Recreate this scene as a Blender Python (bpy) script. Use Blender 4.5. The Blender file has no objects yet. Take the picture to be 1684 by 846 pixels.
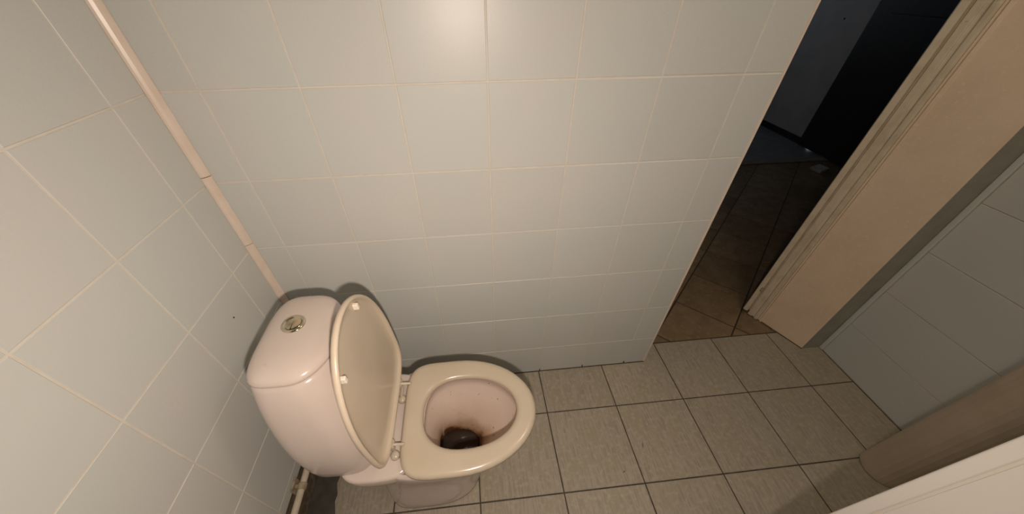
import bpy, bmesh, math, random
from mathutils import Vector, Matrix
random.seed(7)
scene = bpy.context.scene
COL = scene.collection
PI = math.pi

# ------------------------------------------------------------------ camera
cd = bpy.data.cameras.new('camera')
cam = bpy.data.objects.new('camera', cd); COL.objects.link(cam)
cam.location = (0.6412, -0.8438, 1.3556)
cam.rotation_mode = 'XYZ'
cam.rotation_euler = (0.8232, 0.0065, -0.1016)
cd.sensor_fit = 'HORIZONTAL'; cd.sensor_width = 36.0
cd.lens = 551.25 / 1684 * 36.0
cd.shift_x = 17.19 / 1684; cd.shift_y = 44.07 / 1684
cd.clip_start = 0.01; cd.clip_end = 100
scene.camera = cam

# ------------------------------------------------------------------ world (faint dusk sky, reaches the place only through the added hall window)
w = bpy.data.worlds.new('world'); scene.world = w; w.use_nodes = True
bg = w.node_tree.nodes['Background']
bg.inputs[0].default_value = (0.74, 0.82, 1.0, 1); bg.inputs[1].default_value = 1.1

# ------------------------------------------------------------------ hand torch: the one lamp that lights the room
ld = bpy.data.lights.new('torch', 'AREA'); ld.shape = 'DISK'; ld.size = 0.03
ld.energy = 8.1; ld.color = (1.0, 0.83, 0.70)
torch = bpy.data.objects.new('torch', ld); COL.objects.link(torch)
torch.location = (0.655, -0.915, 1.275)
torch.rotation_euler = (0.86, 0.0, 0.20)

# added soft fill light below the ceiling, no lamp known there
cl_ = bpy.data.lights.new('ceiling_fill', 'POINT'); cl_.shadow_soft_size = 0.12
cl_.energy = 11.0; cl_.color = (1.0, 0.86, 0.70)
clo = bpy.data.objects.new('ceiling_fill', cl_); COL.objects.link(clo); clo.location = (1.72, -0.42, 2.30)

scene.view_settings.view_transform = 'Standard'
scene.view_settings.look = 'None'
scene.view_settings.exposure = 0.0
scene.view_settings.gamma = 1.0
scene.view_settings.use_curve_mapping = False

# ================================================================== helpers
def tag(o, label, cat=None, group=None, kind=None):
    o['label'] = label
    if cat: o['category'] = cat
    if group: o['group'] = group
    if kind: o['kind'] = kind
    return o

def link(name, me, mat=None, parent=None, smooth=False):
    o = bpy.data.objects.new(name, me); COL.objects.link(o)
    if mat is not None and len(me.materials) == 0: me.materials.append(mat)
    if parent is not None: o.parent = parent
    if smooth:
        for p in me.polygons: p.use_smooth = True
    return o

def mesh_from(name, verts, faces, off=(0, 0, 0)):
    me = bpy.data.meshes.new(name)
    ox, oy, oz = off
    me.from_pydata([(v[0]-ox, v[1]-oy, v[2]-oz) for v in verts], [], faces)
    bm = bmesh.new(); bm.from_mesh(me)
    bmesh.ops.recalc_face_normals(bm, faces=bm.faces)
    bm.to_mesh(me); bm.free()
    return me

class MB:
    """collects shapes, builds one mesh"""
    def __init__(s): s.v = []; s.f = []
    def add(s, v, f):
        n = len(s.v); s.v += [tuple(a) for a in v]; s.f += [tuple(i+n for i in q) for q in f]; return s
    def box(s, a, b):
        (x0, y0, z0), (x1, y1, z1) = a, b
        return s.add([(x0,y0,z0),(x1,y0,z0),(x1,y1,z0),(x0,y1,z0),(x0,y0,z1),(x1,y0,z1),(x1,y1,z1),(x0,y1,z1)],
                     [(0,3,2,1),(4,5,6,7),(0,1,5,4),(1,2,6,5),(2,3,7,6),(3,0,4,7)])
    def loft(s, rings, cap0=True, cap1=True):
        n = len(rings[0]); v = [p for r in rings for p in r]; f = []
        for i in range(len(rings)-1):
            for j in range(n):
                k = (j+1) % n
                f.append((i*n+j, i*n+k, (i+1)*n+k, (i+1)*n+j))
        if cap0: f.append(tuple(range(n))[::-1])
        if cap1: f.append(tuple(range((len(rings)-1)*n, len(rings)*n)))
        return s.add(v, f)
    def prism(s, poly, z0, z1):
        return s.loft([[(x, y, z0) for x, y in poly], [(x, y, z1) for x, y in poly]])
    def tube(s, pts, r, n=16, caps=True):
        pts = [Vector(p) for p in pts]; rings = []
        rr = r if isinstance(r, (list, tuple)) else [r]*len(pts)
        up = Vector((0, 0, 1))
        for i, p in enumerate(pts):
            a = pts[max(i-1, 0)]; b = pts[min(i+1, len(pts)-1)]
            t = (b-a).normalized()
            if abs(t.dot(up)) > 0.95: up = Vector((1, 0, 0)) if abs(t.x) < .9 else Vector((0, 1, 0))
            u = t.cross(up).normalized(); v = t.cross(u).normalized()
            rings.append([tuple(p + (u*math.cos(q*2*PI/n) + v*math.sin(q*2*PI/n))*rr[i]) for q in range(n)])
        return s.loft(rings, caps, caps)
    def build(s, name, mat, parent=None, off=(0, 0, 0), smooth=False, bevel=0, seg=2, sub=0, angle=40):
        me = mesh_from(name, s.v, s.f, off)
        o = link(name, me, mat, parent, smooth)
        if bevel:
            m = o.modifiers.new('bevel', 'BEVEL'); m.width = bevel; m.segments = seg; m.limit_method = 'ANGLE'; m.angle_limit = math.radians(angle)
        if sub:
            m = o.modifiers.new('sub', 'SUBSURF'); m.levels = sub; m.render_levels = sub
        return o

# ------------------------------------------------------------------ materials
def mat(name, col, rough=0.4, metal=0.0, var=0.0, noise=None, bump=None, coat=0.0, spec=0.5):
    """principled with optional per-object brightness variation, noise tint and bump
    noise = (scale, other colour, low, high, stretch) ; bump = (scale, strength, stretch)"""
    m = bpy.data.materials.new(name); m.use_nodes = True
    nt = m.node_tree; b = nt.nodes['Principled BSDF']
    N, L = nt.nodes.new, nt.links.new
    b.inputs['Roughness'].default_value = rough; b.inputs['Metallic'].default_value = metal
    b.inputs['Specular IOR Level'].default_value = spec
    b.inputs['Coat Weight'].default_value = coat; b.inputs['Coat Roughness'].default_value = 0.05
    tc = N('ShaderNodeTexCoord')
    geo = N('ShaderNodeNewGeometry')
    def mapped(scale, st):
        mp = N('ShaderNodeMapping'); mp.inputs['Scale'].default_value = (scale*st[0], scale*st[1], scale*st[2])
        L(geo.outputs['Position'], mp.inputs[0]); return mp
    rgb = N('ShaderNodeRGB'); rgb.outputs[0].default_value = (*col, 1)
    out = rgb.outputs[0]
    if noise:
        layers = noise if isinstance(noise, list) else [noise]
        for (sc, c2, lo, hi, st) in layers:
            tx = N('ShaderNodeTexNoise'); tx.inputs['Scale'].default_value = 1.0; tx.inputs['Detail'].default_value = 6
            L(mapped(sc, st).outputs[0], tx.inputs['Vector'])
            mr = N('ShaderNodeMapRange'); mr.inputs[1].default_value = lo; mr.inputs[2].default_value = hi
            L(tx.outputs[0], mr.inputs[0])
            mx = N('ShaderNodeMix'); mx.data_type = 'RGBA'
            L(mr.outputs[0], mx.inputs[0]); L(out, mx.inputs[6]); mx.inputs[7].default_value = (*c2, 1)
            out = mx.outputs[2]
    if var:
        oi = N('ShaderNodeObjectInfo')
        mr = N('ShaderNodeMapRange'); mr.inputs[3].default_value = 1-var; mr.inputs[4].default_value = 1+var
        L(oi.outputs['Random'], mr.inputs[0])
        hs = N('ShaderNodeHueSaturation'); L(mr.outputs[0], hs.inputs['Value']); L(out, hs.inputs['Color'])
        out = hs.outputs[0]
    L(out, b.inputs['Base Color'])
    if bump:
        tx = N('ShaderNodeTexNoise'); tx.inputs['Scale'].default_value = 1.0; tx.inputs['Detail'].default_value = 4
        L(mapped(bump[0], bump[2]).outputs[0], tx.inputs['Vector'])
        bp = N('ShaderNodeBump'); bp.inputs['Strength'].default_value = bump[1]; bp.inputs['Distance'].default_value = 0.001
        L(tx.outputs[0], bp.inputs['Height']); L(bp.outputs[0], b.inputs['Normal'])
    return m

U = (1, 1, 1)
M = {}
M['tile'] = mat('glazed_wall_tile', (0.535, 0.560, 0.538), 0.37, var=0.02, noise=[(3.0, (0.57, 0.563, 0.54), .4, .65, U), (220, (0.53, 0.55, 0.535), .45, .7, U)], bump=(14, .2, U), spec=.42)
M['grout'] = mat('cream_grout', (0.645, 0.605, 0.54), 0.6, noise=(30, (0.59, 0.55, 0.48), .4, .7, U))
M['bead'] = mat('corner_bead', (0.70, 0.60, 0.52), 0.32, noise=(25, (0.66, 0.55, 0.46), .4, .7, U))
M['ftile'] = mat('grey_floor_tile', (0.365, 0.322, 0.258), 0.42, var=0.05,
                 noise=[(1.0, (0.29, 0.255, 0.20), .42, .62, (170, 12, 60)), (9, (0.325, 0.29, 0.205), .5, .72, U), (60, (0.40, 0.355, 0.29), .5, .7, U)], bump=(1.0, .3, (260, 25, 100)))
M['fgrout'] = mat('dirty_floor_grout', (0.05, 0.042, 0.03), 0.8, noise=(25, (0.10, 0.085, 0.06), .45, .7, U))
M['wtile'] = mat('white_wall_tile', (0.58, 0.56, 0.52), 0.4, var=0.02, noise=(4, (0.60, 0.565, 0.52), .4, .6, U))
M['peach'] = mat('peach_gloss_paint', (0.76, 0.61, 0.46), 0.5, noise=[(9, (0.72, 0.565, 0.42), .4, .65, U), (90, (0.79, 0.65, 0.51), .55, .75, U)], bump=(40, .35, U))
M['frame'] = mat('cream_frame_paint', (0.64, 0.56, 0.43), 0.45, noise=[(20, (0.56, 0.48, 0.35), .45, .65, U), (70, (0.32, 0.25, 0.16), .70, .80, U)], bump=(50, .4, U))
M['plaster'] = mat('strip_plaster', (0.33, 0.325, 0.27), 0.55, noise=(18, (0.29, 0.285, 0.235), .4, .65, U), bump=(60, .4, U))  # greyish green, darker than the wall tiles
M['dirty'] = mat('bare_dirty_plaster', (0.10, 0.075, 0.045), 0.8, noise=(40, (0.19, 0.15, 0.10), .45, .65, U), bump=(60, .8, U))
M['floor_patch'] = mat('dark_patch_grey', (0.075, 0.07, 0.06), 0.5, noise=[(30, (0.055, 0.05, 0.042), .4, .65, U), (16, (0.16, 0.145, 0.12), .66, .72, U)], bump=(45, .6, U))
M['nib'] = mat('beige_plaster', (0.66, 0.55, 0.44), 0.6, noise=(12, (0.60, 0.50, 0.39), .4, .65, U), bump=(50, .3, U))
M['ceiling'] = mat('ceiling_paint', (0.80, 0.77, 0.71), 0.7, noise=(6, (0.69, 0.65, 0.58), .4, .6, U))
M['ceramic'] = mat('pinkish_white_ceramic', (0.60, 0.52, 0.475), 0.16, noise=[(7, (0.575, 0.495, 0.445), .4, .65, U), (30, (0.51, 0.44, 0.39), .68, .8, U)], spec=.5)
M['seat'] = mat('cream_plastic', (0.52, 0.45, 0.355), 0.2, noise=(10, (0.50, 0.43, 0.33), .4, .65, U))
M['seatd'] = mat('yellowed_plastic', (0.59, 0.505, 0.40), 0.3, noise=(10, (0.565, 0.48, 0.37), .4, .65, U))
M['chrome'] = mat('brassy_chrome', (0.72, 0.66, 0.52), 0.12, metal=1.0, noise=(60, (0.5, 0.42, 0.3), .5, .7, U))
M['rubber'] = mat('pale_rubber', (0.80, 0.74, 0.64), 0.5)
M['pipe'] = mat('white_pvc', (0.62, 0.55, 0.45), 0.35, noise=(30, (0.52, 0.44, 0.33), .5, .7, U))
M['clip'] = mat('grimy_clip', (0.40, 0.34, 0.24), 0.6, noise=(60, (0.28, 0.22, 0.14), .45, .65, U))
M['water'] = mat('rusty_water', (0.022, 0.013, 0.008), 0.05)
M['soil'] = mat('brown_soil_pipe', (0.30, 0.20, 0.12), 0.6, noise=(40, (0.18, 0.11, 0.06), .45, .65, U))
M['dark'] = mat('black_mark', (0.03, 0.025, 0.018), 0.8)
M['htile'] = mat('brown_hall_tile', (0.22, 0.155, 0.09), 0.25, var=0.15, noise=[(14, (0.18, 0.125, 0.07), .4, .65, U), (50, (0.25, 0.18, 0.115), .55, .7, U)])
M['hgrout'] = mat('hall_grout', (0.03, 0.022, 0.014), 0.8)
M['hwall'] = mat('grey_hall_paint', (0.42, 0.40, 0.385), 0.7, noise=(8, (0.36, 0.35, 0.34), .4, .65, U), bump=(40, .4, U))
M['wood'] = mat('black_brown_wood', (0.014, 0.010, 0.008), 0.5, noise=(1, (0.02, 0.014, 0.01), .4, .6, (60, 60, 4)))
M['strip'] = mat('threshold_strip', (0.24, 0.20, 0.165), 0.85)
M['hfar'] = mat('grey_linoleum', (0.20, 0.21, 0.22), 0.4, noise=(10, (0.16, 0.17, 0.18), .4, .6, U))
M['rgrout'] = mat('brown_grout', (0.36, 0.30, 0.23), 0.7, noise=(9, (0.50, 0.47, 0.41), .4, .7, U))
M['wgrout'] = mat('white_grout', (0.56, 0.52, 0.46), 0.6)
M['winframe'] = mat('window_frame_paint', (0.5, 0.48, 0.44), 0.4)

# glass that lets daylight through
mg = bpy.data.materials.new('window_glass'); mg.use_nodes = True
nt = mg.node_tree; nt.nodes.clear()
o_ = nt.nodes.new('ShaderNodeOutputMaterial'); mx = nt.nodes.new('ShaderNodeMixShader')
tr = nt.nodes.new('ShaderNodeBsdfTransparent'); gl = nt.nodes.new('ShaderNodeBsdfGlossy'); gl.inputs['Roughness'].default_value = 0.02
tr.inputs[0].default_value = (.93, .96, .95, 1)
mx.inputs[0].default_value = 0.08
nt.links.new(tr.outputs[0], mx.inputs[1]); nt.links.new(gl.outputs[0], mx.inputs[2]); nt.links.new(mx.outputs[0], o_.inputs[0])
M['glass'] = mg

# bowl ceramic: limescale and rust below the water rim (a stain with its own outline)
mb = mat('stained_bowl_ceramic', (0.72, 0.61, 0.54), 0.2)
nt = mb.node_tree; N, L = nt.nodes.new, nt.links.new; b = nt.nodes['Principled BSDF']
geo = N('ShaderNodeNewGeometry'); sp = N('ShaderNodeSeparateXYZ'); L(geo.outputs['Position'], sp.inputs[0])
tx = N('ShaderNodeTexNoise'); tx.inputs['Scale'].default_value = 16; tx.inputs['Detail'].default_value = 6; L(geo.outputs['Position'], tx.inputs['Vector'])
ad = N('ShaderNodeMath'); ad.operation = 'MULTIPLY_ADD'; ad.inputs[1].default_value = -0.10; L(tx.outputs[0], ad.inputs[0]); L(sp.outputs[2], ad.inputs[2])
rp = N('ShaderNodeValToRGB'); e = rp.color_ramp.elements
e[0].position = 0.075; e[0].color = (0.07, 0.032, 0.013, 1)
e[1].position = 0.25; e[1].color = (0.74, 0.63, 0.56, 1)
for p_, c_ in ((.096, (.11, .052, .022, 1)), (.112, (.42, .28, .18, 1)), (.16, (.64, .52, .43, 1))):
    k = e.new(p_); k.color = c_
L(ad.outputs[0], rp.inputs[0])
# brown specks
vo = N('ShaderNodeTexNoise'); vo.inputs['Scale'].default_value = 95; vo.inputs['Detail'].default_value = 2; L(geo.outputs['Position'], vo.inputs['Vector'])
mr = N('ShaderNodeMapRange'); mr.inputs[1].default_value = .70; mr.inputs[2].default_value = .75; L(vo.outputs[0], mr.inputs[0])
mxx = N('ShaderNodeMix'); mxx.data_type = 'RGBA'; L(mr.outputs[0], mxx.inputs[0]); L(rp.outputs[0], mxx.inputs[6]); mxx.inputs[7].default_value = (.22, .13, .07, 1)
L(mxx.outputs[2], b.inputs['Base Color'])
M['bowlin'] = mb

# ------------------------------------------------------------------ tiles as pieces
tile_cache = {}
def tile_mesh(name, w_, h_, t, ch, m):
    key = (name, round(w_, 4), round(h_, 4), t, ch, m.name)
    if key in tile_cache: return tile_cache[key]
    a, b_, c = w_/2, h_/2, ch
    v = [(-a,-b_,0),(a,-b_,0),(a,b_,0),(-a,b_,0), (-a,-b_,t-c),(a,-b_,t-c),(a,b_,t-c),(-a,b_,t-c),
         (-a+c,-b_+c,t),(a-c,-b_+c,t),(a-c,b_-c,t),(-a+c,b_-c,t)]
    f = [(0,3,2,1),(8,9,10,11)]
    for i in range(4):
        j = (i+1) % 4
        f += [(i, j, j+4, i+4), (i+4, j+4, j+8, i+8)]
    me = mesh_from(name, v, f); me.materials.append(m)
    tile_cache[key] = me
    return me

def lay(parent, origin, ua, va, us, vs, m, gap=0.0027, t=0.008, proud=0.0, ch=0.0012, name='tile', jit=0.0012, skip=None):
    """tiles between consecutive grid lines us x vs; outward normal = ua x va; the front face lies in the plane through origin"""
    ua, va = Vector(ua), Vector(va); n = ua.cross(va); origin = Vector(origin)
    for i in range(len(us)-1):
        for j in range(len(vs)-1):
            u0, u1, v0, v1 = us[i], us[i+1], vs[j], vs[j+1]
            if u1-u0 < .012 or v1-v0 < .012: continue
            if skip and skip((u0+u1)/2, (v0+v1)/2): continue
            me = tile_mesh(name, u1-u0-gap, v1-v0-gap, t, ch, m)
            o = bpy.data.objects.new(name, me); COL.objects.link(o)
            c = origin + ua*((u0+u1)/2) + va*((v0+v1)/2) - n*(t + random.uniform(0, .0004))
            R = Matrix((ua, va, n)).transposed()
            J = Matrix.Rotation(random.uniform(-jit, jit), 3, 'X') @ Matrix.Rotation(random.uniform(-jit, jit), 3, 'Y')
            o.matrix_world = Matrix.Translation(c) @ (R @ J).to_4x4()
            o.parent = parent

def lines(a, b, first, step):
    """grid lines from a to b, through first"""
    out = [a]; k = math.ceil((a-first)/step + 1e-4)
    while first + k*step < b - 1e-4: out.append(first + k*step); k += 1
    return out + [b]

# ================================================================== the setting
H = 2.5
XE, XR, YF = 1.3975, 2.285, -1.75        # end of back wall, right wall, front wall
GR = 0.0011                              # how far the grout lies behind the tile faces
Z0 = -0.0199

# floor of the toilet
f = MB().box((-.15, YF-.1, -.12), (XR+.15, 0.0962, -GR)).build('floor', M['fgrout'])
tag(f, 'grey square ceramic tiled floor with dark dirty joints under the toilet', 'floor', kind='structure')
fx = lines(-0.0, XR, 0.8914-.298*3, .298); fy = lines(YF, 0.0962, 0.0962, .298)
lay(f, (0, 0, 0), (1, 0, 0), (0, 1, 0), fx, fy, M['ftile'], gap=.0042, t=.008, ch=.001, name='floor_tile', jit=.002)

for x, y, l, a in ((1.128, -.455, .016, .5), (1.235, -.37, .03, 1.3), (2.20, -.34, .012, 2.4), (1.60, -.02, .006, .2)):
    c_, s_ = math.cos(a)*l/2, math.sin(a)*l/2; q = .0012
    MB().prism([(x-c_, y-s_), (x+q, y-q), (x+c_, y+s_), (x-q, y+q)], .0001, .0006).build('scuff_mark', M['fgrout'], f)
# back wall (the long tiled wall)
wb = MB().box((-.15, GR, 0), (XE-.004, .25, H)).build('wall_back', M['grout'])
tag(wb, 'long pale blue-green tiled wall behind the toilet, ending at the doorway', 'wall', kind='structure')
mxs = lines(0.004, XE-.006, 0.0955, .2); mzs = lines(0.002, H, Z0, .2)
lay(wb, (0, 0, 0), (1, 0, 0), (0, 0, 1), mxs, mzs, M['tile'], name='wall_tile')
# little black cracks where the bottom joints meet the floor
for x in (0.8955, 1.0955, 1.2955):
    MB().box((x-.0018, -.0016, .001), (x+.0018, .001, .017)).build('dirt_mark', M['dark'], wb)
MB().box((.05, -.0022, .0002), (XE, .001, .0032)).build('dirt_seam', M['fgrout'], wb)

# left wall
wl = MB().box((-.15, YF-.1, 0), (-GR, GR, H)).build('wall_left', M['grout'])
tag(wl, 'pale blue-green tiled wall at the cistern end with the white pipe at its foot', 'wall', kind='structure')
lys = [-v for v in lines(0.004, -YF, 0.1083, .2)][::-1]
lzs = [.138] + lines(0.138, H, Z0, .2)[1:]
lay(wl, (0, 0, 0), (0, 1, 0), (0, 0, 1), lys, lzs, M['tile'], name='wall_tile')
MB().box((-GR-.001, YF, 0.001), (.0002, -.01, .1375)).build('bare_plaster', M['dirty'], wl)
MB().tube([(0.0003, -.1935, .7005), (0.0012, -.1935, .7005)], .0022, 8).build('speck', M['dark'], wl)

# corner bead between left and back wall: round strip in lengths
cb = MB()
prof = [(0, -.017), (.0055, -.0155), (.0105, -.012), (.0140, -.0075), (.0165, -.003), (.017, 0), (0, 0)]
prof = [(x, y) for x, y in prof]
zz = [0.0, 0.4, 0.8, 1.0, 1.4, 1.8, 2.2, H]
for a, b_ in zip(zz[:-1], zz[1:]):
    cb.prism(prof, a+.0008, b_-.0008)
o = cb.build('trim_1', M['bead'], bevel=.0008, seg=1)
tag(o, 'rounded pinkish cream bead running up the corner behind the cistern', 'trim', kind='structure')

# edge strip at the door end of the back wall
o = MB().box((XE-.0052, -.0012, 0.001), (XE, .012, H)).build('trim_2', M['bead'], bevel=.0012)
tag(o, 'thin cream edge strip closing the tiles at the doorway', 'trim', kind='structure')

# narrow strip of wall right of the doorway
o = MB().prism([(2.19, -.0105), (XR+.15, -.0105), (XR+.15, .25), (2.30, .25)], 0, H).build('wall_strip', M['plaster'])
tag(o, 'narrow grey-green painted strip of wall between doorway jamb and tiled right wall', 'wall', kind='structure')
# lintel over the doorway
o = MB().box((XE, .0, 2.05), (2.30, .25, H)).build('wall_lintel', M['ceiling'])
tag(o, 'plain painted wall piece above the doorway', 'wall', kind='structure')

# right wall
wr = MB().box((XR+GR, YF-.1, 0), (XR+.15, -.0105, H)).build('wall_right', M['rgrout'])
tag(wr, 'shaded grey-green tiled wall on the right, past the doorway', 'wall', kind='structure')
rys = [-v for v in lines(.030, -YF, 0.63, .6)][::-1]; rzs = lines(0.002, H, -.003, .2)
# outward normal must be -x: u = -y, v = z
lay(wr, (XR, 0, 0), (0, -1, 0), (0, 0, 1), [-v for v in rys][::-1], rzs, M['tile'], name='wall_tile', gap=.0016)
o = MB().box((XR-.006, -.030, 0.001), (XR+.003, -.0108, H)).build('trim_3', M['tile'], bevel=.004, seg=3)
tag(o, 'pale rounded edge strip where the right wall tiles meet the strip beside the doorway', 'trim', kind='structure')

# partition close to the camera
PX, PY = 1.185, -.752
pw = MB().box((PX+GR, YF, 0), (PX+.10, PY-.003, H)).build('wall_partition', M['wgrout'])
tag(pw, 'brightly lit white tiled partition end in the near right corner', 'wall', kind='structure')
pys = lines(-PY+.018, -YF, -PY+.2, .2); pzs = lines(0.002, H, -.008, .2)
lay(pw, (PX, 0, 0), (0, -1, 0), (0, 0, 1), pys, pzs, M['wtile'], name='wall_tile')
o = MB().box((PX-.0012, PY-.017, 0.001), (PX+.10, PY, H)).build('trim_4', M['wtile'], bevel=.003, seg=3)
tag(o, 'white edge strip along the corner of the white tiled partition', 'trim', kind='structure')

# round-ended beige nib against the right wall, behind the partition edge
nb = [(XR-.001, -.475)]
for k in range(13):
    a = PI/2 + k*PI/12
    nb.append((2.075 + .065*math.cos(a), -.545 + .065*math.sin(a)))
nb.append((XR-.001, -.615))
o = MB().prism(nb, 0.0, H).build('wall_nib', M['nib'], bevel=.004)
tag(o, 'beige plastered wall nib with a rounded end against the right wall', 'wall', kind='structure')

# unseen closing walls and ceiling
o = MB().box((-.15, YF-.1, 0), (XR+.15, YF, H)).build('wall_front', M['tile']); tag(o, 'plain pale wall behind the viewer', 'wall', kind='structure')
o = MB().box((-.15, YF-.1, H), (XR+.15, .25, H+.1)).build('ceiling', M['ceiling']); tag(o, 'plain cream painted ceiling over the toilet', 'ceiling', kind='structure')

# ------------------------------------------------------------------ doorway: splayed peach reveal with frame mouldings
d0 = Vector((2.190, -.0105)); d1 = Vector((2.073, .2515)); ax = (d1-d0).normalized(); nn = Vector((-ax.y, ax.x))   # nn points to the opening
if nn.x > 0: nn = -nn
def jp(t, h): q = d0 + ax*t + nn*h; return (q.x, q.y)
Lj = (d1-d0).length
dj = bpy.data.objects.new('door_1', None); COL.objects.link(dj); dj.location = (d0.x, d0.y, 0)
tag(dj, 'splayed peach painted doorway jamb with moulded cream frame edge', 'door frame', kind='structure')
off = (d0.x, d0.y, 0)
prof = [jp(0, 0), jp(.196, .0), jp(.199, .004), jp(.206, .005), jp(.209, .001), jp(.216, .001), jp(.216, -.06), (2.30, .2), (2.29, -.009), (2.1915, -.009)]
MB().prism(prof, .0, 2.05).build('jamb', M['peach'], dj, off, bevel=.0035, seg=2, angle=50)
prof = [jp(.2165, -.05), jp(.2165, .002), jp(.222, .008), jp(.234, .008), jp(.238, .003), jp(.246, .003), jp(.250, .009), jp(.268, .009), jp(.270, .004), jp(.270, -.05)]
MB().prism(prof, .0, 2.05).build('frame_moulding', M['frame'], dj, off, bevel=.0015, seg=2, angle=25)
prof = [jp(.2715, -.05), jp(.2715, -.001), jp(.2745, -.001), jp(.2755, .018), jp(.2955, .020), jp(.299, .014), jp(.299, -.05)]
MB().prism(prof, .022, 2.05).build('frame_edge', M['frame'], dj, off, bevel=.0015, seg=2, angle=25)
h = MB(); q = jp(.276, .020); h.tube([(q[0], q[1], .17), (q[0], q[1], .19)], .006, 10)
q2 = jp(.268, .011); h.tube([(q[0], q[1], .18), (q2[0], q2[1], .183)], .003, 8)
h.build('hinge_pin', M['clip'], dj, off, smooth=True)
# grime along the foot of the jamb
MB().prism([jp(-.002, .003), jp(.216, .004), jp(.268, .012), jp(.268, .0), jp(.0, -.002)], .0002, .004).build('foot_grime', M['dirty'], dj, off)

# ------------------------------------------------------------------ hall beyond the doorway
fh = MB().box((.6, .0972, -.12), (4.6, 4.0, -.004)).build('floor_hall', M['hgrout'])
tag(fh, 'dark brown hall floor of tiles laid diagonally beyond the doorway', 'floor', kind='structure')
def clip(poly, a, b_, c):          # keep a*x+b*y >= c
    out = []
    for i in range(len(poly)):
        p, q = poly[i], poly[(i+1) % len(poly)]
        dp, dq = a*p[0]+b_*p[1]-c, a*q[0]+b_*q[1]-c
        if dp >= 0: out.append(p)
        if dp*dq < 0:
            t = dp/(dp-dq); out.append((p[0]+(q[0]-p[0])*t, p[1]+(q[1]-p[1])*t))
    return out
S = .30; g = .0035; s2 = math.sqrt(.5)
for i in range(-3, 14):
    for j in range(-14, 8):
        a0, a1 = 2.10*s2 + (i-2)*S + g, 2.10*s2 + (i-1)*S - g       # along (1,1)
        b0, b1 = 1.80*s2 + j*S + g, 1.80*s2 + (j+1)*S - g           # along (1,-1)
        poly = [((a+b_)*s2, (a-b_)*s2) for a, b_ in ((a0, b0), (a0, b1), (a1, b1), (a1, b0))]
        for pl in ((0, 1, .1), (0, -1, -2.01), (1, 0, .9), (-1, 0, -4.1)): poly = clip(poly, *pl) if len(poly) > 2 else []
        if len(poly) < 3: continue
        xs = [p[0] for p in poly]; ys = [p[1] for p in poly]
        area = abs(sum(poly[k][0]*poly[(k+1) % len(poly)][1]-poly[(k+1) % len(poly)][0]*poly[k][1] for k in range(len(poly))))/2
        if area < 4e-4: continue
        cx, cy = sum(xs)/len(xs), sum(ys)/len(ys)
        o = MB().prism([(x-cx, y-cy) for x, y in poly], -.006, 0).build('floor_tile', M['htile'], fh)
        o.location = (cx, cy, -.0015)
o = MB().box((1.0, 2.02, -.003), (4.1, 2.09, .012)).build('threshold_strip', M['strip'], bevel=.004)
tag(o, 'low dark threshold strip across the hall floor', 'threshold', kind='structure')
MB().box((.7, 2.095, -.004), (4.16, 4.0, -.0005)).build('linoleum', M['hfar'], fh)
o = MB().box((4.16, 2.43, 0), (4.26, 4.0, H)).build('wall_hall', M['hwall'], bevel=.004)
tag(o, 'dim grey painted hall wall seen through the doorway', 'wall', kind='structure')
MB().box((4.15, 2.45, 0), (4.16, 3.99, .06)).build('baseboard', M['wood'], o)
MB().tube([(4.160, 2.72, 1.03), (4.156, 2.72, 1.03)], .008, 10).build('nail_hole', M['dark'], o)
wd = bpy.data.objects.new('dark_door', None); COL.objects.link(wd); wd.location = (4.12, 1.75, 0)
tag(wd, 'tall black-brown wooden door standing in the dark hall', 'door')
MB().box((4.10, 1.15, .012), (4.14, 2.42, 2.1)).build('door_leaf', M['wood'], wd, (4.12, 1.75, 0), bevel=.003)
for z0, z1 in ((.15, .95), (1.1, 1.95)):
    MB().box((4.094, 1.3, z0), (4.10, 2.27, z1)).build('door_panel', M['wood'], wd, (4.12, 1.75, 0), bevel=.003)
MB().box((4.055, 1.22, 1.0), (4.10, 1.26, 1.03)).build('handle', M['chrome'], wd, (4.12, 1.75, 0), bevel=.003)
o = MB().prism([(3.80, 1.76), (3.92, 1.80), (3.90, 1.90), (3.78, 1.86)], .0, .03).build('doorstop_block', M['hwall'], bevel=.006)
tag(o, 'small pale block lying on the hall floor by the dark door', 'block')
# hall shell
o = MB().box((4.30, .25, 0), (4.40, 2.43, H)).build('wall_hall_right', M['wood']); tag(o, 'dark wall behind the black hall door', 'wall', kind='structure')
o = MB().box((2.30, .25, 0), (4.40, .35, H)).build('wall_hall_near', M['hwall']); tag(o, 'hall wall running on from the doorway to the right', 'wall', kind='structure')
o = MB().box((.6, .25, 0), (.7, 4.0, H)).build('wall_hall_left', M['hwall']); tag(o, 'plain grey hall wall left of the doorway', 'wall', kind='structure')
o = MB().box((.6, .25, H), (4.4, 4.1, H+.1)).build('ceiling_hall', M['ceiling']); tag(o, 'plain painted ceiling over the dark hall', 'ceiling', kind='structure')
o = MB().box((.6, 4.0, 0), (4.4, 4.1, .9)).box((.6, 4.0, 2.1), (4.4, 4.1, H)).box((.6, 4.0, .9), (2.4, 4.1, 2.1)).box((3.6, 4.0, .9), (4.4, 4.1, 2.1)).build('wall_hall_far', M['hwall'])
tag(o, 'far grey hall wall with the added window in it', 'wall', kind='structure')
o = bpy.data.objects.new('added_window', None); COL.objects.link(o); o.location = (3.0, 4.05, .9)  # unseen window, added so bluish daylight reaches the hall
tag(o, 'unseen two-pane hall window added to let in daylight', 'window', kind='structure')
fr = MB()
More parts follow.
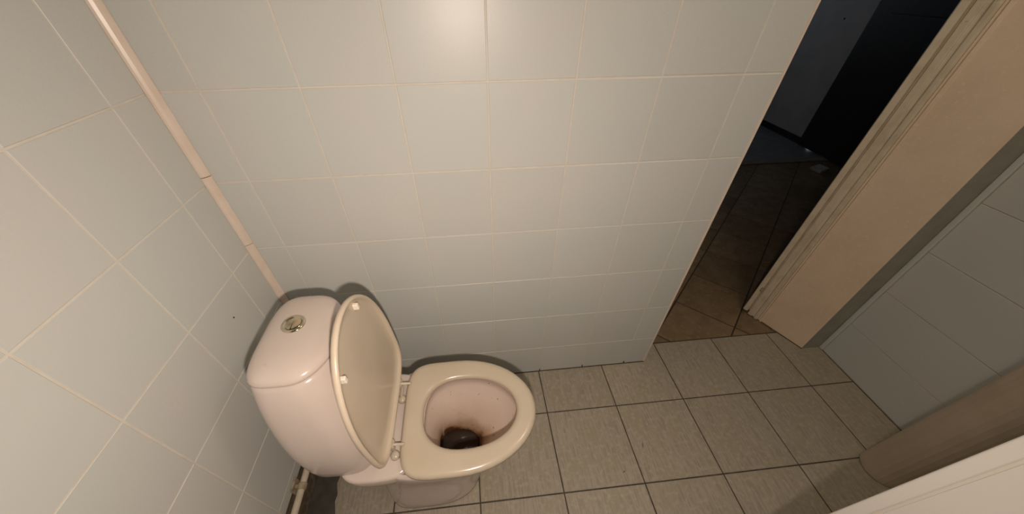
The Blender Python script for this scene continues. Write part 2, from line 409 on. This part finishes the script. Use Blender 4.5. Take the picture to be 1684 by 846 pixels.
for a, b_ in (((2.4, 4.02, .9), (2.45, 4.08, 2.1)), ((3.55, 4.02, .9), (3.6, 4.08, 2.1)), ((2.975, 4.02, .95), (3.025, 4.08, 2.05)), ((2.45, 4.02, .9), (3.55, 4.08, .95)), ((2.45, 4.02, 2.05), (3.55, 4.08, 2.1))): fr.box(a, b_)
fr.build('window_frame', M['winframe'], o, (3.0, 4.05, .9))
for x0, x1 in ((2.45, 2.975), (3.025, 3.55)):
    MB().box((x0, 4.047, .95), (x1, 4.051, 2.05)).build('pane', M['glass'], o, (3.0, 4.05, .9))

# ================================================================== the toilet
TY = -.365                      # centre line
troot = bpy.data.objects.new('toilet', None); COL.objects.link(troot); troot.location = (.45, TY, 0)
tag(troot, 'white ceramic close-coupled toilet with lid raised against the flared cistern', 'toilet')
TO = (.45, TY, 0)
NP = 48
def egg(xb, xf, hw, z, xm=None, nb_=2.6, nf=2.05, cy=TY, n=NP):
    xm = xb + (xf-xb)*.45 if xm is None else xm
    r = []
    for k in range(n):
        t = 2*PI*k/n; c, s_ = math.cos(t), math.sin(t)
        e_ = nf if c >= 0 else nb_
        A = (xf-xm) if c >= 0 else (xm-xb)
        r.append((xm + A*math.copysign(abs(c)**(2/e_), c), cy + hw*math.copysign(abs(s_)**(2/e_), s_), z))
    return r
def sup(cx, cy, hx, hy, z, n_=4.0, n=NP, bow=0.0, dz=None):
    r = []
    for k in range(n):
        t = 2*PI*k/n; c, s_ = math.cos(t), math.sin(t)
        x = hx*math.copysign(abs(c)**(2/n_), c); y = hy*math.copysign(abs(s_)**(2/n_), s_)
        if bow and x > 0: x += bow*(1-(y/hy)**2)*(x/hx)
        r.append((cx+x, cy+y, z if dz is None else z+dz(x, y)))
    return r

# bowl and pedestal
bw = MB()
rings = [egg(.285, .60, .126, 0.0, nb_=4.5, nf=2.5), egg(.284, .603, .129, .004, nb_=4.5, nf=2.5), egg(.284, .603, .129, .02, nb_=4.5, nf=2.5), egg(.284, .605, .126, .06, nb_=4.5, nf=2.4), egg(.282, .612, .122, .12, nb_=4.2, nf=2.2),
         egg(.28, .645, .122, .18, nb_=3.6), egg(.275, .705, .132, .25, nb_=3.4), egg(.28, .738, .151, .31, nb_=3.2), egg(.30, .755, .163, .36, nb_=3.2),
         egg(.31, .760, .166, .382, nb_=3.4), egg(.315, .757, .165, .390, nb_=3.4), egg(.325, .749, .157, .394, nb_=3.4)]
bw.loft(rings, True, False)
# shelf under the cistern and the hinge deck
sh = [sup(.330, TY, .090, .135, .300, 3.0), sup(.332, TY, .102, .150, .325, 3.2), sup(.334, TY, .108, .158, .36, 3.4), sup(.334, TY, .109, .160, .385, 3.6), sup(.334, TY, .107, .158, .392, 3.6), sup(.334, TY, .101, .152, .395, 3.6)]
# cut the deck mesh where the basin opens: the deck ends before the seat opening
bw.loft(sh)
bowl = bw.build('bowl', M['ceramic'], troot, TO, smooth=True)
# basin: the inside of the bowl
ins = [egg(.440, .749, .157, .3938, xm=.57, nb_=3.0), egg(.452, .735, .128, .392, xm=.57), egg(.452, .735, .128, .372, xm=.57), egg(.447, .742, .135, .366, xm=.57), egg(.452, .735, .128, .335, xm=.57),
       egg(.462, .715, .113, .28, xm=.56), egg(.470, .680, .093, .23, xm=.55), egg(.472, .640, .074, .19, xm=.54, cy=TY+.006), egg(.470, .612, .060, .16, xm=.538, cy=TY+.014), egg(.472, .603, .054, .135, xm=.536, cy=TY+.016), egg(.474, .600, .050, .11, xm=.536, cy=TY+.016)]
b2 = MB(); b2.loft(ins, False, True)
b2.build('basin', M['bowlin'], bowl, (0, 0, 0), smooth=True)
MB().loft([egg(.4715, .6025, .0535, .1365, xm=.536, cy=TY+.016), egg(.4725, .6015, .0528, .1385, xm=.536, cy=TY+.016)]).build('water', M['water'], bowl, smooth=False)
# soil outlet at the back
MB().tube([(.29, TY+.02, .16), (.20, TY+.02, .17), (.12, TY+.06, .165), (.10, TY+.12, .16)], [.055, .055, .056, .056], 20).build('soil_outlet', M['soil'], troot, TO, smooth=True)
for c in bowl.children: c.location = (-TO[0], -TO[1], 0)

# cistern (flared towards the foot), its lid and the button
def tk(z):
    pts = [(.365, .247, -.352, .094, .148), (.43, .245, -.350, .100, .156), (.50, .239, -.344, .104, .160), (.56, .230, -.335, .101, .157), (.62, .221, -.325, .095, .151), (.68, .212, -.314, .085, .142), (.727, .205, -.304, .074, .131), (.81, .20, -.30, .07, .13)]
    for (a, b_) in zip(pts[:-1], pts[1:]):
        if z <= b_[0]:
            t = (z-a[0])/(b_[0]-a[0]); return [a[i]+(b_[i]-a[i])*t for i in range(1, 5)]
ct = MB(); rings = []
for z, gr in ((.366, -.034), (.370, -.017), (.380, -.005), (.398, 0), (.43, 0), (.47, 0), (.51, 0), (.55, 0), (.59, 0), (.63, 0), (.67, 0), (.714, 0), (.722, -.001), (.725, -.004)):
    cx, cy, hx, hy = tk(z); rings.append(sup(cx, cy, hx+gr, hy+gr, z, 3.6, bow=.006+.022*min(1, max(0, (z-.45)/.25))))
ct.loft(rings); ct.build('cistern', M['ceramic'], troot, TO, smooth=True)
cx, cy, hx, hy = tk(.727)
crown = lambda x, y: 0.0
lidm = MB(); rings = []
for z, gr in ((.7265, -.006), (.7272, -.0005), (.731, .0012), (.736, 0), (.742, -.004), (.747, -.010), (.7515, -.020), (.755, -.034), (.757, -.050), (.758, -.066)):
    rings.append(sup(cx, cy, hx+gr, hy+gr*1.15, z, 3.6 if gr > -.03 else 3.0, bow=.03))
lidm.loft(rings); cl = lidm.build('cistern_lid', M['ceramic'], troot, TO, smooth=True)
# flush button
BX, BY, BZ = .206, -.287, .757
bt = MB()
def disc(r, z, n=32): return [(BX + r*math.cos(2*PI*k/n), BY + r*math.sin(2*PI*k/n), z) for k in range(n)]
bt.loft([disc(.027, BZ-.003), disc(.027, BZ+.002), disc(.0245, BZ+.0045), disc(.021, BZ+.0045), disc(.0195, BZ+.002)])
btn = bt.build('flush_button', M['chrome'], troot, TO, smooth=True)
for s_ in (-1, 1):
    hp = [(BX + .0175*math.cos(a), BY + .0175*math.sin(a)) for a in [PI/2*(1-s_) - PI/2 + .12 + (PI-.24)*k/14 for k in range(15)]]
    ob = MB().prism(hp, BZ+.001, BZ+(.0052 if s_ > 0 else .0035)).build('push_pad', M['chrome'], btn, (0, 0, 0), bevel=.001)
    ob.location = (-TO[0], -TO[1], 0)

# seat ring
SZ = .399
def seat_o(d, z): return egg(.397+d, .785-d, .175-d, z, xm=.555, nb_=5.2, nf=2.0)
def seat_i(d, z): return egg(.455-d, .728+d, .108+d, z, xm=.575, nb_=2.4, nf=2.1)
st = MB()
prof = [seat_o(.004, SZ), seat_o(0, SZ+.004), seat_o(0, SZ+.012), seat_o(.003, SZ+.018), seat_o(.009, SZ+.0215), seat_o(.018, SZ+.023),
        seat_i(.018, SZ+.0225), seat_i(.008, SZ+.020), seat_i(.002, SZ+.015), seat_i(0, SZ+.008), seat_i(.004, SZ)]
st.loft(prof + [prof[0]], False, False)
seat = st.build('seat', M['seat'], troot, TO, smooth=True)

# raised lid: plate with a rim, dished front; s runs up from the hinge, v across
h0 = Vector((.372, 0, .424)); h1 = Vector((.346, 0, .838)); LL = (h1-h0).length
sa = (h1-h0).normalized(); na = Vector((sa.z, 0, -sa.x))       # na points to the front (+x)
def lp(s, v, n): q = h0 + sa*s + na*n; return (q.x, TY + .020 + v, q.z)
def lido(d, n):
    r = []
    sm = LL*.36
    for k in range(NP):
        t = 2*PI*k/NP; c, s_ = math.cos(t), math.sin(t)
        e_ = 2.05 if c >= 0 else 4.5
        A = (LL-sm-d) if c >= 0 else (sm-d)
        r.append(lp(sm + A*math.copysign(abs(c)**(2/e_), c), (.186-d)*math.copysign(abs(s_)**(2/e_), s_), n))
    return r
lm = MB()
lm.loft([lido(.03, -.011), lido(.012, -.009), lido(.003, -.004), lido(0, .002), lido(.001, .007), lido(.005, .0095), lido(.009, .0085), lido(.012, .003), lido(.016, -.002), lido(.04, -.0035), lido(.09, -.004)])
lid = lm.build('seat_lid', M['seatd'], troot, TO, smooth=True)
def lid_child(m_, name, mat_, **k):
    ob = m_.build(name, mat_, lid, (0, 0, 0), **k); ob.location = (-TO[0], -TO[1], 0); return ob
def lbox(s0, s1, v0, v1, n0, n1):
    v = [lp(s, v_, n) for n in (n0, n1) for s, v_ in ((s0, v0), (s1, v0), (s1, v1), (s0, v1))]
    return MB().add(v, [(0,1,2,3),(4,7,6,5),(0,4,5,1),(1,5,6,2),(2,6,7,3),(3,7,4,0)])
lid_child(lbox(.352, .368, .070, .080, -.004, .009), 'bumper', M['rubber'], bevel=.002)
lid_child(lbox(.318, .334, -.105, -.095, -.004, .009), 'bumper', M['rubber'], bevel=.002)
# the flat lower edge bar of the lid
lid_child(lbox(.002, .010, -.085, .09, -.004, .010), 'lid_edge_bar', M['seat'], bevel=.002)
# hinges
for y, nm in ((-.262, 0), (-.446, 1)):
    hb = MB()
    hb.tube([(.362, y, .424), (.412, y-.003, .424)], .0042, 10)
    hb.box((.372, y-.011, .404), (.384, y+.011, .4235))
    hb.tube([(.378, y-.012, .424), (.378, y+.012, .424)], .0052, 10)
    hb.build('hinge', M['seat'], troot, TO, smooth=False, bevel=.0015)
    yb = y - .040 if nm == 0 else y - .02
    MB().loft([sup(.384, yb, .013, .013, .3945, 2, 24), sup(.384, yb, .0125, .0125, .402, 2, 24), sup(.384, yb, .008, .008, .407, 2, 24)]).build('hinge_bolt', M['seat'], troot, TO, smooth=True)
MB().box((.380, -.300, .404), (.387, -.262, .412)).build('hinge_arm', M['seat'], troot, TO, bevel=.002)

# ================================================================== pipe along the left wall
pr_ = bpy.data.objects.new('water_pipe', None); COL.objects.link(pr_); pr_.location = (.022, -.8, .14)
tag(pr_, 'thin white plastic pipe clipped along the foot of the left wall', 'pipe')
po = (.022, -.8, .14)
MB().tube([(.0245, -1.74, .135), (.0245, -.46, .135), (.0245, -.325, .140), (.0245, -.16, .140)], .0105, 16).build('pipe_run', M['pipe'], pr_, po, smooth=True)
cm = MB()
cm.box((.000, -.447, .120), (.006, -.405, .158))
cm.tube([(.0245, -.438, .136), (.0245, -.418, .137)], .0140, 16)
cm.box((.004, -.434, .1305), (.02, -.422, .143))
cm.build('pipe_clip', M['clip'], pr_, po, bevel=.002)

# irregular dark patch on the floor beside the pipe
pts = [(.001, -.30), (.10, -.31), (.088, -.35), (.080, -.385), (.0835, -.40), (.090, -.42), (.087, -.445), (.094, -.47), (.099, -.49), (.104, -.53), (.095, -.58), (.09, -.65), (.07, -.72), (.001, -.74)]
o = MB().prism(pts, .0005, .0025).build('dark_patch', M['floor_patch'], bevel=.001)
tag(o, 'dark irregular patch on the floor between pipe and toilet foot', 'patch')
bpy.context.view_layer.update()
